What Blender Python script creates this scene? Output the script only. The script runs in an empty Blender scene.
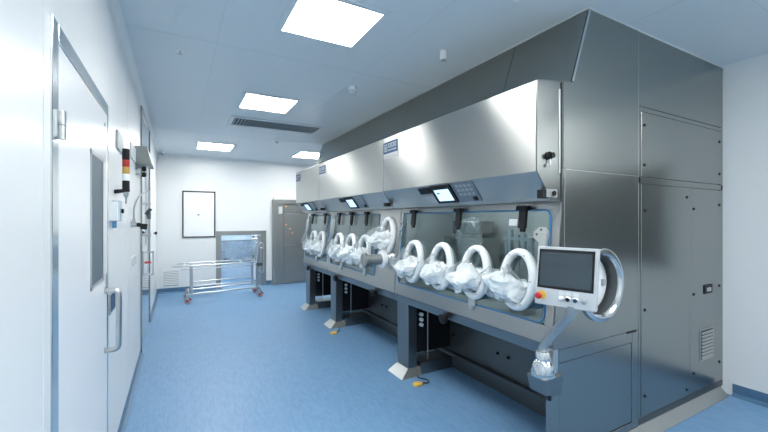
import bpy, bmesh, math, random
from mathutils import Vector, Matrix, noise
C = bpy.context.scene.collection
sc = bpy.context.scene
PI = math.pi
random.seed(4)

# ---------------------------------------------------------------- camera, world, exposure
cam = bpy.data.cameras.new('camera'); camo = bpy.data.objects.new('camera', cam); C.objects.link(camo)
sc.camera = camo
cam.sensor_fit = 'HORIZONTAL'; cam.sensor_width = 36.0; cam.lens = 36.0*375/768
cam.shift_y = 3/768.0
cam.clip_start = 0.02
camo.location = (0, 0, 1.5)
camo.rotation_euler = (PI/2, 0, -math.atan(207/375))
w = bpy.data.worlds.new('world'); sc.world = w; w.use_nodes = True
w.node_tree.nodes['Background'].inputs[0].default_value = (.85, .92, .97, 1)
w.node_tree.nodes['Background'].inputs[1].default_value = 0.15
sc.view_settings.view_transform = 'Standard'; sc.view_settings.look = 'None'
sc.view_settings.gamma = 1; sc.view_settings.use_curve_mapping = False
sc.view_settings.exposure = 0.6
LIGHT_STRENGTH = 22.0
LIGHT_COLOR = (1.0, .985, .955)

# ---------------------------------------------------------------- materials
def nt(name):
    m = bpy.data.materials.new(name); m.use_nodes = True
    return m, m.node_tree.nodes, m.node_tree.links, m.node_tree.nodes['Principled BSDF']
def mat(name, col, rough=.5, metal=0., var=.04, scale=12., spec=.5, coat=0., trans=0., bump=0.):
    m, n, l, b = nt(name)
    tc = n.new('ShaderNodeTexCoord'); nz = n.new('ShaderNodeTexNoise'); nz.inputs['Scale'].default_value = scale
    nz.inputs['Detail'].default_value = 3
    l.new(tc.outputs['Object'], nz.inputs['Vector'])
    r = n.new('ShaderNodeMixRGB'); r.blend_type = 'MIX'
    r.inputs[1].default_value = (*[max(0, c*(1-var)) for c in col], 1)
    r.inputs[2].default_value = (*[min(1, c*(1+var)) for c in col], 1)
    l.new(nz.outputs['Fac'], r.inputs[0]); l.new(r.outputs[0], b.inputs['Base Color'])
    b.inputs['Roughness'].default_value = rough; b.inputs['Metallic'].default_value = metal
    b.inputs['Specular IOR Level'].default_value = spec; b.inputs['Coat Weight'].default_value = coat
    b.inputs['Transmission Weight'].default_value = trans
    if bump:
        bp = n.new('ShaderNodeBump'); bp.inputs['Strength'].default_value = bump; bp.inputs['Distance'].default_value = .01
        l.new(nz.outputs['Fac'], bp.inputs['Height']); l.new(bp.outputs[0], b.inputs['Normal'])
    return m
def steel(name, col, rough, aniso=.7, stretch=(1.5, .4, 5), vert=False):
    """brushed stainless steel: the grain runs along the sheet, reflections smear across it"""
    m, n, l, b = nt(name)
    tc = n.new('ShaderNodeTexCoord'); mp = n.new('ShaderNodeMapping')
    mp.inputs['Scale'].default_value = stretch
    nz = n.new('ShaderNodeTexNoise'); nz.inputs['Scale'].default_value = 3; nz.inputs['Detail'].default_value = 4
    l.new(tc.outputs['Object'], mp.inputs[0]); l.new(mp.outputs[0], nz.inputs['Vector'])
    r = n.new('ShaderNodeMapRange'); r.inputs['To Min'].default_value = rough-.003; r.inputs['To Max'].default_value = rough+.003
    l.new(nz.outputs['Fac'], r.inputs[0]); l.new(r.outputs[0], b.inputs['Roughness'])
    cr = n.new('ShaderNodeMixRGB'); cr.inputs[1].default_value = (*[c*.99 for c in col], 1); cr.inputs[2].default_value = (*[c*1.01 for c in col], 1)
    l.new(nz.outputs['Fac'], cr.inputs[0]); l.new(cr.outputs[0], b.inputs['Base Color'])
    b.inputs['Metallic'].default_value = 1; b.inputs['Anisotropic'].default_value = aniso
    g = n.new('ShaderNodeNewGeometry'); v = n.new('ShaderNodeVectorMath'); v.operation = 'CROSS_PRODUCT'
    v.inputs[1].default_value = (.02, .01, 1)
    l.new(g.outputs['Normal'], v.inputs[0])
    if vert:
        l.new(v.outputs[0], b.inputs['Tangent'])
    else:
        v2 = n.new('ShaderNodeVectorMath'); v2.operation = 'CROSS_PRODUCT'
        l.new(g.outputs['Normal'], v2.inputs[0]); l.new(v.outputs[0], v2.inputs[1]); l.new(v2.outputs[0], b.inputs['Tangent'])
    return m
def emit(name, col, s):
    m, n, l, b = nt(name)
    b.inputs['Base Color'].default_value = (*col, 1); b.inputs['Emission Color'].default_value = (*col, 1)
    b.inputs['Emission Strength'].default_value = s
    return m
def glassy(name, tint=(.8, .88, .9), gl=.05, rough=.02, white=0., wcol=(.9, .93, .95)):
    """thin clear sheet: mostly see-through, with reflections; optional milky part"""
    m, n, l, b = nt(name); n.remove(b); out = n['Material Output']
    t = n.new('ShaderNodeBsdfTransparent'); t.inputs[0].default_value = (*tint, 1)
    g = n.new('ShaderNodeBsdfGlossy'); g.inputs['Roughness'].default_value = rough
    lw = n.new('ShaderNodeLayerWeight'); lw.inputs[0].default_value = .5; fr = n.new('ShaderNodeMath'); fr.operation = 'POWER'; fr.inputs[1].default_value = 4; l.new(lw.outputs['Facing'], fr.inputs[0])
    ml = n.new('ShaderNodeMath'); ml.operation = 'MULTIPLY'; ml.inputs[1].default_value = .7; l.new(fr.outputs[0], ml.inputs[0])
    ad = n.new('ShaderNodeMath'); ad.inputs[1].default_value = gl; ad.use_clamp = True; l.new(ml.outputs[0], ad.inputs[0])
    mx = n.new('ShaderNodeMixShader'); l.new(ad.outputs[0], mx.inputs[0]); l.new(t.outputs[0], mx.inputs[1]); l.new(g.outputs[0], mx.inputs[2])
    last = mx
    if white > 0:
        d = n.new('ShaderNodeBsdfDiffuse'); d.inputs[0].default_value = (*wcol, 1)
        tl = n.new('ShaderNodeBsdfTranslucent'); tl.inputs[0].default_value = (*wcol, 1)
        dm = n.new('ShaderNodeMixShader'); l.new(d.outputs[0], dm.inputs[1]); l.new(tl.outputs[0], dm.inputs[2])
        tc = n.new('ShaderNodeTexCoord'); nz = n.new('ShaderNodeTexNoise'); nz.inputs['Scale'].default_value = 14; nz.inputs['Detail'].default_value = 6
        l.new(tc.outputs['Object'], nz.inputs['Vector'])
        mr = n.new('ShaderNodeMapRange'); mr.inputs['From Min'].default_value = .35; mr.inputs['From Max'].default_value = .7
        mr.inputs['To Min'].default_value = white*.5; mr.inputs['To Max'].default_value = min(1, white*1.7)
        l.new(nz.outputs['Fac'], mr.inputs[0])
        m2 = n.new('ShaderNodeMixShader'); l.new(mr.outputs[0], m2.inputs[0]); l.new(mx.outputs[0], m2.inputs[1]); l.new(dm.outputs[0], m2.inputs[2])
        last = m2
    l.new(last.outputs[0], out.inputs[0])
    return m

WALL = mat('wall_panel_white', (.79, .82, .825), .32, var=.01, scale=2)
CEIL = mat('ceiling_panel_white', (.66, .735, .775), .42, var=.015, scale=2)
TRIMW = mat('white_trim', (.78, .82, .83), .35, var=.01)
DOORW = mat('door_white', (.84, .86, .865), .22, var=.01, scale=2)
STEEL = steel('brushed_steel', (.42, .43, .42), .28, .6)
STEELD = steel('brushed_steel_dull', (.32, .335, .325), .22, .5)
STEELC = mat('chamber_steel', (.40, .43, .43), .5, .35, var=.05)
STEELM = mat('matt_steel', (.34, .36, .355), .38, .7, var=.04, scale=5)
HOUSE = mat('silver_housing', (.50, .54, .57), .35, .2, var=.01)
STEELH = steel('brushed_steel_canopy', (.43, .44, .425), .30, .93)
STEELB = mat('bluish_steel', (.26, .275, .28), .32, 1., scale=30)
POL = mat('polished_steel', (.68, .71, .72), .16, 1., scale=40)
SATIN = mat('satin_steel', (.55, .58, .59), .30, 1., scale=40)
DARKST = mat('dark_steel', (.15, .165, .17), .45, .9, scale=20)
BLACK = mat('black_plastic', (.010, .011, .013), .5, var=.1, spec=.25)
GROOVE = mat('seam_black', (.03, .035, .04), .6, var=.1)
SEAML = mat('seam_bright', (.75, .78, .78), .25, 1., scale=30)
BLUEG = mat('blue_silicone', (.045, .19, .38), .35, var=.1)
BLUEP = mat('blue_fabric', (.05, .25, .50), .6, var=.3, scale=60, bump=.5)
WPLAS = mat('white_plastic', (.82, .85, .86), .35, var=.01)
GREYP = mat('grey_plastic', (.36, .39, .41), .45)
LGREY = mat('light_grey_plastic', (.62, .66, .68), .4)
PALEB = mat('pale_blue_plastic', (.55, .68, .80), .4)
GLOVE = mat('white_glove_fabric', (.88, .90, .90), .45, var=.03, scale=30, bump=.25)
RED = mat('red_plastic', (.55, .02, .02), .35)
AMBER = mat('amber_plastic', (.60, .36, .05), .35)
YELLOW = mat('yellow_plastic', (.75, .48, .08), .45)
ORANGE = emit('orange_lamp', (1, .35, .05), 1.2)
LENSR = mat('red_lens', (.42, .025, .02), .3)
LENSA = mat('amber_lens', (.55, .34, .08), .3)
LENSW = mat('clear_lens', (.92, .94, .94), .2)
SCREEN = mat('dark_screen', (.035, .055, .07), .22, var=.05)
LITSCR = emit('lit_screen', (.55, .75, .90), .75)
BADGE = mat('badge_blue', (.03, .085, .17), .5, spec=.2)
LETTER = mat('badge_letters', (.42, .47, .50), .5)
BADGEW = mat('badge_white', (.50, .53, .54), .45)
GLASS = glassy('isolator_glass', (.78, .86, .88), .03)
CLEAR = glassy('clear_glass', (.86, .92, .94), .05)
DGLASS = glassy('dark_door_glass', (.35, .42, .45), .15, .05)
BAG = glassy('plastic_bag_film', (.95, .97, .975), .06, .14, white=.12)
LIGHT = emit('light_panel', LIGHT_COLOR, LIGHT_STRENGTH)
CHLAMP = emit('chamber_lamp', LIGHT_COLOR, 6)
WINP = mat('white_window_blind', (.84, .87, .88), .15, var=.01, scale=3)
INNERW = mat('hatch_inner_white', (.80, .86, .90), .3)
INNERB = mat('hatch_inner_blue', (.42, .56, .70), .25, var=.15, scale=12)

def floor_mat():
    m, n, l, b = nt('blue_vinyl_floor')
    tc = n.new('ShaderNodeTexCoord'); mp = n.new('ShaderNodeMapping'); mp.inputs['Scale'].default_value = (16, 2.5, 1); mp.inputs['Rotation'].default_value = (0, 0, .5)
    n1 = n.new('ShaderNodeTexNoise'); n1.inputs['Scale'].default_value = 4; n1.inputs['Detail'].default_value = 9; n1.inputs['Roughness'].default_value = .7
    n2 = n.new('ShaderNodeTexNoise'); n2.inputs['Scale'].default_value = 1.2; n2.inputs['Detail'].default_value = 3
    l.new(tc.outputs['Object'], mp.inputs[0]); l.new(mp.outputs[0], n1.inputs['Vector']); l.new(tc.outputs['Object'], n2.inputs['Vector'])
    cr = n.new('ShaderNodeValToRGB'); e = cr.color_ramp.elements
    e[0].position = .32; e[0].color = (.125, .265, .450, 1); e[1].position = .68; e[1].color = (.190, .350, .550, 1)
    l.new(n1.outputs['Fac'], cr.inputs[0]); l.new(cr.outputs[0], b.inputs['Base Color'])
    r = n.new('ShaderNodeMapRange'); r.inputs['To Min'].default_value = .34; r.inputs['To Max'].default_value = .46
    l.new(n2.outputs['Fac'], r.inputs[0]); l.new(r.outputs[0], b.inputs['Roughness'])
    return m
FLOOR = floor_mat()
COVE = mat('blue_vinyl_cove', (.085, .180, .300), .35, var=.08, scale=8)
def louvre_mat(): 
    return mat('louvre_white', (.70, .76, .79), .4)
LOUV = louvre_mat(); LOUV.name = 'louvre_white'

# ---------------------------------------------------------------- mesh helpers (all in world coordinates)
def NB(): return bmesh.new()
def box(bm, x0, x1, y0, y1, z0, z1):
    return hexa(bm, [(x0,y0,z0),(x1,y0,z0),(x1,y1,z0),(x0,y1,z0),(x0,y0,z1),(x1,y0,z1),(x1,y1,z1),(x0,y1,z1)])
def hexa(bm, p):
    v = [bm.verts.new(q) for q in p]
    for f in ((0,3,2,1),(4,5,6,7),(0,1,5,4),(1,2,6,5),(2,3,7,6),(3,0,4,7)): bm.faces.new([v[i] for i in f])
    return v
def prism_xz(bm, poly, y0, y1):
    a = [bm.verts.new((x, y0, z)) for x, z in poly]; b = [bm.verts.new((x, y1, z)) for x, z in poly]
    n = len(poly); bm.faces.new(a); bm.faces.new(b[::-1])
    for i in range(n): bm.faces.new((a[i], b[i], b[(i+1) % n], a[(i+1) % n]))
def prism_yz(bm, poly, x0, x1):
    a = [bm.verts.new((x0, y, z)) for y, z in poly]; b = [bm.verts.new((x1, y, z)) for y, z in poly]
    n = len(poly); bm.faces.new(a); bm.faces.new(b[::-1])
    for i in range(n): bm.faces.new((a[i], b[i], b[(i+1) % n], a[(i+1) % n]))
def frame_of(d):
    d = Vector(d).normalized(); u = Vector((0, 0, 1)) if abs(d.z) < .9 else Vector((1, 0, 0))
    a = d.cross(u).normalized(); return a, a.cross(d).normalized(), d
def tube(bm, pts, r, seg=12, closed=False, caps=True, radii=None):
    pts = [Vector(p) for p in pts]; n = len(pts); rings = []
    a = None
    for i, p in enumerate(pts):
        if closed: d = pts[(i+1) % n]-pts[i-1]
        else: d = pts[min(i+1, n-1)]-pts[max(i-1, 0)]
        d.normalize()
        if a is None: a, b, _ = frame_of(d)
        else:
            a = (a-d*a.dot(d)).normalized(); b = a.cross(d).normalized()
        rr = radii[i] if radii else r
        rings.append([bm.verts.new(p+(a*math.cos(2*PI*k/seg)+b*math.sin(2*PI*k/seg))*rr) for k in range(seg)])
    for i in range(n if closed else n-1):
        A, B = rings[i], rings[(i+1) % n]
        for k in range(seg): bm.faces.new((A[k], A[(k+1) % seg], B[(k+1) % seg], B[k]))
    if caps and not closed: bm.faces.new(rings[0][::-1]); bm.faces.new(rings[-1])
def cyl(bm, p, q, r, seg=24, r2=None):
    tube(bm, [p, q], r, seg, radii=[r, r if r2 is None else r2])
def lathe(bm, base, axis, prof, seg=32):
    """prof: list of (radius, distance along the axis)"""
    a, b, d = frame_of(axis); base = Vector(base); rings = []
    for r, t in prof:
        rings.append([bm.verts.new(base+d*t+(a*math.cos(2*PI*k/seg)+b*math.sin(2*PI*k/seg))*max(r, .0004)) for k in range(seg)])
    for A, B in zip(rings, rings[1:]):
        for k in range(seg): bm.faces.new((A[k], A[(k+1) % seg], B[(k+1) % seg], B[k]))
    bm.faces.new(rings[0][::-1]); bm.faces.new(rings[-1])
def smooth_pts(pts, k=6):
    pts = [Vector(p) for p in pts]; out = []
    for i in range(len(pts)-1):
        p0 = pts[max(i-1, 0)]; p1 = pts[i]; p2 = pts[i+1]; p3 = pts[min(i+2, len(pts)-1)]
        for j in range(k):
            t = j/k
            out.append(.5*((2*p1)+(-p0+p2)*t+(2*p0-5*p1+4*p2-p3)*t*t+(-p0+3*p1-3*p2+p3)*t**3))
    out.append(pts[-1]); return out
def origin_of(o):
    v = Vector((0, 0, 0))
    while o: v += o.location; o = o.parent
    return v
def obj(name, bm, m, parent=None, bevel=0., smooth=False, label=None, loc=None, seg=2):
    bmesh.ops.recalc_face_normals(bm, faces=bm.faces[:])
    base = origin_of(parent) if parent else Vector((0, 0, 0))
    if loc is None and parent is None:
        xs = [v.co for v in bm.verts]; loc = Vector(((min(c.x for c in xs)+max(c.x for c in xs))/2, (min(c.y for c in xs)+max(c.y for c in xs))/2, min(c.z for c in xs)))
    off = base if parent else Vector(loc)
    for v in bm.verts: v.co -= off
    me = bpy.data.meshes.new(name); bm.to_mesh(me); bm.free()
    if smooth:
        for p in me.polygons: p.use_smooth = True
        if smooth != 'all': me.set_sharp_from_angle(angle=math.radians(38))
    me.materials.append(m)
    o = bpy.data.objects.new(name, me); C.objects.link(o)
    if parent: o.parent = parent
    else: o.location = loc
    if bevel:
        b = o.modifiers.new('bevel', 'BEVEL'); b.width = bevel; b.segments = seg; b.limit_method = 'ANGLE'; b.angle_limit = .6
    if label: o['label'] = label
    return o
def thing(name, label, cat, loc, group=None):
    o = bpy.data.objects.new(name, None); C.objects.link(o); o.location = loc; o.empty_display_size = .1
    o['label'] = label; o['category'] = cat
    if group: o['group'] = group
    return o
def tag(o, label, cat, group=None):
    o['label'] = label; o['category'] = cat
    if group: o['group'] = group
    return o
def struct(name, bm, m, parent=None, **k):
    o = obj(name, bm, m, parent, **k)
    if not parent: o['kind'] = 'structure'
    return o
def sempty(name, loc):
    o = bpy.data.objects.new(name, None); C.objects.link(o); o.location = loc; o['kind'] = 'structure'; return o
def B(*a):
    bm = NB(); box(bm, *a); return bm

# ---------------------------------------------------------------- room
XL, XR, Y0, Y1, H = -.356, 4.14, -1.9, 8.77, 2.81
struct('floor', B(XL-.1, XR+.1, Y0-.1, Y1+1.8, -.08, 0), FLOOR)
def ceiling():
    bm = B(XL-.1, XR+.1, Y0-.1, Y1+.1, H, H+.08); struct('ceiling', bm, CEIL)
    bm = NB()                                            # hairline joints between the ceiling panels
    for x in (.26, 1.46, 2.66): box(bm, x-.002, x+.002, Y0, Y1, H-.0012, H+.01)
    for y in (.9, 3.05, 6.3): box(bm, XL, XR, y-.002, y+.002, H-.0012, H+.01)
    struct('trim_1', bm, mat('ceiling_joint', (.58, .65, .69), .5))
ceiling()
struct('wall_left', B(XL-.1, XL, Y0-.1, Y1+.1, 0, H), WALL)
struct('wall_right', B(XR, XR+.1, Y0-.1, Y1+.1, 0, H), WALL)
struct('wall_front', B(XL, XR, Y0-.1, Y0, 0, H), WALL)
hx0, hx1, hz1 = .83, 1.675, 1.15                          # transfer hatch opening
bm = NB(); box(bm, XL, hx0, Y1, Y1+.1, 0, H); box(bm, hx1, XR, Y1, Y1+.1, 0, H); box(bm, hx0, hx1, Y1, Y1+.1, hz1, H)
struct('wall_back', bm, WALL)
def cove_profile(s):                                      # quarter cove, s = size
    pts = [(0, 0)]
    pts += [(s, 0)] + [(s-s*math.sin(a), s-s*math.cos(a)) for a in [PI/2*k/6 for k in range(1, 6)]] + [(0, s)]
    return pts
def cove_run(name, m, s, segs, top=False, up=0.0):
    """segs: (axis, fixed coordinate, sign into the room, from, to)"""
    bm = NB()
    for ax, c0, sg, a, b in segs:
        prof = [(p[0], p[1]) for p in cove_profile(s)]
        if up: prof = [(0, 0), (s, 0)]+prof[2:-1]+[(.004, s), (.004, up), (0, up)]
        prof = [(c0+sg*x, (H-z) if top else z) for x, z in prof]
        if ax == 'x': prism_xz(bm, prof, a, b)
        else: prism_yz(bm, prof, a, b)
    return struct(name, bm, m, smooth=True)
cove_run('baseboard_left', COVE, .035, [('x', XL, 1, Y0, 1.573), ('x', XL, 1, 2.70, 4.96), ('x', XL, 1, 6.43, Y1)], up=.05)
cove_run('baseboard_back', COVE, .035, [('y', Y1, -1, XL, .731), ('y', Y1, -1, 1.773, 1.90), ('y', Y1, -1, 2.9, XR)], up=.10)
cove_run('baseboard_right', COVE, .035, [('x', XR, -1, Y0, 1.36)], up=.10)
cove_run('trim_2', TRIMW, .05, [('x', XL, 1, Y0, Y1)], top=True)
cove_run('trim_3', TRIMW, .05, [('y', Y1, -1, XL+.05, XR)], top=True)
cove_run('trim_4', TRIMW, .05, [('x', XR, -1, Y0, 1.42)], top=True)
bm = NB()
for y in (1.50, 3.7, 4.75): box(bm, XL-.01, XL+.0012, y-.002, y+.002, .06, H-.05)
for x in (2.2,): box(bm, x-.002, x+.002, Y1-.0012, Y1+.01, 2.0, H-.05)
struct('trim_5', bm, TRIMW)

# window with a thin black frame in the back wall
wn = sempty('window_1', (.405, Y1, 1.115))
struct('window_pane', B(.11, .70, Y1-.012, Y1+.002, 1.125, 2.07), WINP, wn)
bm = NB()
for a in ((.094, .118, 1.112, 2.082), (.694, .718, 1.112, 2.082), (.118, .694, 1.112, 1.136), (.118, .694, 2.058, 2.082)): box(bm, a[0], a[1], Y1-.02, Y1+.002, a[2], a[3])
struct('window_frame', bm, BLACK, wn)
bm = NB(); box(bm, .37, .42, Y1-.0135, Y1-.012, 1.58, 1.605); box(bm, .385, .405, Y1-.0135, Y1-.012, 1.558, 1.58)
obj('pane_reflection', bm, GREYP, wn, label='small grey blue reflection painted on the pane')  # a reflection in the pane, modelled as a flat grey mark

# unseen dark window added on the right wall to darken reflections in the steel
wn = sempty('added_dark_window', (XR, -.2, 1.0))
struct('window_pane', B(XR-.008, XR+.002, -1.3, 1.0, 1.05, 2.0), DARKST, wn)
bm = NB()
for a in ((-1.33, -1.29, 1.01, 2.04), (.99, 1.03, 1.01, 2.04), (-1.29, .99, 1.01, 1.05), (-1.29, .99, 2.0, 2.04)): box(bm, XR-.016, XR+.002, *a)
struct('window_frame', bm, SATIN, wn)

# ---------------------------------------------------------------- door_1: near white door on the left
d1 = sempty('door_1', (XL, 2.13, 0))
F = XL
bm = NB(); box(bm, F-.02, F+.005, 1.573, 1.648, 0, 2.164); box(bm, F-.02, F+.005, 1.648, 2.676, 2.098, 2.164); box(bm, F-.02, F+.005, 2.676, 2.70, 0, 2.164)
struct('door_frame', bm, POL, d1, bevel=.004)
wy0, wy1, wz0, wz1 = 2.20, 2.56, 1.16, 1.83
bm = NB()
for a in ((1.652, wy0, .008, 2.094), (wy1, 2.672, .008, 2.094), (wy0, wy1, .008, wz0), (wy0, wy1, wz1, 2.094)): box(bm, F-.02, F+.001, *a)
struct('door_leaf', bm, DOORW, d1)
bm = NB()
for a in ((wy0, wy0+.028, wz0, wz1), (wy1-.028, wy1, wz0, wz1), (wy0, wy1, wz0, wz0+.02), (wy0, wy1, wz1-.02, wz1)): box(bm, F-.02, F+.003, *a)
vf = struct('vision_panel_frame', bm, GREYP, d1)
struct('vision_panel_glass', B(F-.002, F+.0015, wy0+.028, wy1-.028, wz0+.02, wz1-.02), mat('vision_glass', (.13, .17, .20), .45, var=.05, scale=2, spec=.12), d1)
for z0 in (1.768, .24):
    bm = NB()
    for a, b in ((0, .052), (.055, .107)): cyl(bm, (F+.016, 1.635, z0+a*.9), (F+.016, 1.635, z0+b*.9), .012, 20)
    box(bm, F+.002, F+.010, 1.600, 1.655, z0+.003, z0+.093)
    struct('hinge', bm, SATIN, d1, smooth=True)
hz0, hz1_ = .762, 1.098
hy = 2.595
pts = [(F+.001, hy, hz1_), (F+.040, hy, hz1_)] + [(F+.040+.026*math.sin(a), hy, hz1_-.026+.026*math.cos(a)) for a in [PI/2*k/5 for k in range(1, 6)]]
pts += [(F+.066, hy, hz0+.028)] + [(F+.040+.026*math.cos(a), hy, hz0+.026-.026*math.sin(a)) for a in [PI/2*k/5 for k in range(1, 6)]] + [(F+.001, hy, hz0)]
bm = NB(); tube(bm, pts, .0145, 14); struct('door_handle', bm, SATIN, d1, smooth='all')
bm = NB(); box(bm, F+.001, F+.010, 2.625, 2.655, 1.07, 1.19); struct('door_handle_plate', bm, SATIN, d1, bevel=.002)
bm = NB(); cyl(bm, (F, 2.60, 2.03), (F+.006, 2.60, 2.03), .012, 16); struct('door_sensor', bm, SATIN, d1)
# blue card reader beyond the frame
t = thing('card_reader', 'small blue and grey card reader on left wall beside white door handle', 'card reader', (F, 2.86, .93))
obj('reader_body', B(F, F+.008, 2.74, 2.96, .925, 1.05), GREYP, t, bevel=.004)
obj('reader_face', B(F+.008, F+.010, 2.76, 2.94, .94, 1.04), BADGE, t)

# ---------------------------------------------------------------- door_2: tall glossy leaf further down the left wall
d2 = sempty('door_2', (XL, 5.69, 0))
struct('door_leaf', B(F-.01, F+.006, 4.985, 6.40, .01, 2.745), mat('glossy_grey_door', (.50, .58, .64), .06, var=.02, scale=2, coat=.9), d2)
bm = NB(); box(bm, F-.01, F+.016, 4.962, 4.985, 0, 2.765); box(bm, F-.01, F+.016, 6.40, 6.425, 0, 2.765); box(bm, F-.01, F+.016, 4.985, 6.40, 2.745, 2.765)
struct('door_frame', bm, STEELD, d2)

# ---------------------------------------------------------------- things on the left wall
t = thing('pressure_display', 'thin grey framed display high on left wall above the stack light', 'display', (F, 3.04, 1.975))
zt = [(3.04, 1.975), (3.36, 1.975), (3.36, 2.095), (3.04, 2.095)]
bm = NB(); prism_yz(bm, zt, F, F+.012); obj('display_frame', bm, GREYP, t, bevel=.002)
bm = NB(); prism_yz(bm, [(3.07, 1.99), (3.33, 1.99), (3.33, 2.08), (3.07, 2.08)], F+.012, F+.013); obj('display_face', bm, mat('display_grey', (.42, .48, .51), .5), t)

t = thing('stack_light', 'signal tower with red, amber and clear lenses on left wall', 'signal light', (F+.06, 2.98, 1.61))
sx, sy, sr = F+.062, 2.98, .021
def seg_(name, z0, z1, m, r=sr):
    bm = NB(); lathe(bm, (sx, sy, z0), (0, 0, 1), [(r*.94, 0), (r, .004), (r, z1-z0-.004), (r*.94, z1-z0)], 24); return obj(name, bm, m, t, smooth=True)
seg_('cap', 1.888, 1.961, BLACK); seg_('red_lens', 1.842, 1.888, LENSR); seg_('amber_lens', 1.796, 1.842, LENSA); seg_('clear_lens', 1.752, 1.796, LENSW)
seg_('lamp_base', 1.684, 1.752, BLACK)
bm = NB(); hexa(bm, [(F, sy-.02, 1.665), (sx+.02, sy-.02, 1.68), (sx+.02, sy+.02, 1.68), (F, sy+.02, 1.665), (F, sy-.02, 1.69), (sx+.02, sy-.02, 1.70), (sx+.02, sy+.02, 1.70), (F, sy+.02, 1.69)])
obj('wall_bracket', bm, BLACK, t)
bm = NB(); lathe(bm, (sx, sy, 1.60), (0, 0, 1), [(.005, 0), (.005, .035), (.015, .055), (.015, .08)], 16); obj('sounder', bm, SATIN, t, smooth=True)

t = thing('wall_control_box', 'small pale blue and white control box on left wall past the door', 'control box', (F, 2.65, 1.49))
obj('enclosure', B(F, F+.044, 2.785, 2.86, 1.487, 1.605), PALEB, t, bevel=.004)
obj('cover', B(F, F+.042, 2.755, 2.785, 1.49, 1.60), WPLAS, t, bevel=.003)
obj('side_rail', B(F, F+.048, 2.865, 2.93, 1.485, 1.615), SATIN, t, bevel=.003)
for y in (2.79, 2.84):
    bm = NB(); cyl(bm, (F+.02, y, 1.445), (F+.02, y, 1.485), .008, 12); obj('cable_gland', bm, BLUEP, t, smooth=True)
bm = NB(); cyl(bm, (F+.05, 2.87, 1.55), (F+.062, 2.87, 1.55), .014, 12); obj('knob', bm, BLACK, t)

t = thing('wall_socket_plate', 'small grey socket plate low on the left wall', 'socket', (F, 4.17, 1.04))
bm = NB(); box(bm, F, F+.008, 3.92, 4.42, 1.045, 1.165); obj('plate', bm, TRIMW, t, bevel=.002)
for y in (3.98, 4.11, 4.24):
    obj('switch', B(F+.008, F+.013, y, y+.09, 1.075, 1.14), LGREY, t)

t = thing('door_operator', 'grey sloping steel hood box above the tall glossy door', 'door operator', (F, 4.45, 2.04))
bm = NB(); prism_xz(bm, [(F, 2.035), (F+.142, 2.035), (F+.100, 2.205), (F, 2.205)], 4.30, 4.72); obj('hood', bm, mat('hood_grey', (.27, .29, .28), .42, .3, scale=4), t, bevel=.004)
obj('junction_box', B(F, F+.012, 3.90, 4.28, 2.035, 2.17), LGREY, t, bevel=.004)
for z in (1.995, 1.94):
    bm = NB(); lathe(bm, (F+.05, 4.40, z), (1, 0, 0), [(.018, 0), (.026, .01), (.026, .03), (.016, .04)], 16); obj('knob', bm, BLACK, t, smooth=True)
bm = NB(); cyl(bm, (F, 4.40, 1.995), (F+.05, 4.40, 1.995), .008); cyl(bm, (F, 4.40, 1.94), (F+.05, 4.40, 1.94), .008); box(bm, F+.085, F+.10, 4.40, 4.44, 1.93, 2.035); obj('bracket', bm, SATIN, t)

t = thing('sampling_pipe', 'vertical steel pipe assembly with black valve knobs and hose on left wall', 'pipe', (F, 4.9, .8))
bm = NB(); px, py = -.285, 5.12
cyl(bm, (px, py, 1.12), (px, py, 1.83), .012, 14); cyl(bm, (px-.03, py, 1.2), (px-.03, py, 1.98), .008, 12); obj('pipe', bm, SATIN, t, smooth=True)
for z in (1.66, 1.30): obj('wall_clamp', B(F, px+.02, py-.02, py+.02, z, z+.03), SATIN, t, bevel=.002)
bm = NB(); cyl(bm, (px-.03, py-.02, 1.55), (px+.02, py-.02, 1.62), .02, 14); cyl(bm, (px, py, 1.5), (px, py, 1.58), .02, 14); obj('valve_body', bm, DARKST, t, smooth=True)
for dx, z in ((-.06, 1.345), (.07, 1.335)):
    bm = NB(); lathe(bm, (px+dx*.6, py, z), (1 if dx > 0 else -1, 0, 0), [(.006, 0), (.006, .012), (.017, .02), (.017, .034), (.01, .04)], 16); obj('valve_knob', bm, BLACK, t, smooth=True)
bm = NB(); tube(bm, smooth_pts([(F+.02, 4.0, 1.48), (F+.022, 4.0, 1.60), (-.315, 4.2, 1.70), (-.300, 4.6, 1.77), (px, 5.0, 1.84), (px, py-.02, 1.95)]), .0075, 10); obj('hose', bm, GREYP, t, smooth='all')
bm = NB(); cyl(bm, (F, 4.0, 1.45), (F+.04, 4.0, 1.45), .022, 14); cyl(bm, (F+.02, 4.0, 1.43), (F+.02, 4.0, 1.50), .014, 12); obj('hose_coupling', bm, SATIN, t, smooth=True)
bm = NB(); cyl(bm, (F+.04, 4.0, 1.45), (F+.07, 4.0, 1.445), .018, 14); cyl(bm, (F+.07, 4.0, 1.435), (F+.12, 4.0, 1.43), .026, 14); obj('valve_handle', bm, BLACK, t, smooth=True)
bm = NB()
for x in (F+.004, F+.105): box(bm, x, x+.016, py-.02, py+.02, .85, 1.13)
for z in (.85, 1.11): box(bm, F+.004, F+.121, py-.02, py+.02, z, z+.014)
box(bm, F+.055, F+.065, py-.01, py+.01, .85, 1.11)
obj('guard_frame', bm, SATIN, t, bevel=.002)
bm = NB(); cyl(bm, (F+.03, py-.03, 1.0), (F+.095, py-.03, 1.0), .012, 12); obj('red_valve', bm, RED, t, label='red valve with brass middle')

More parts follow.
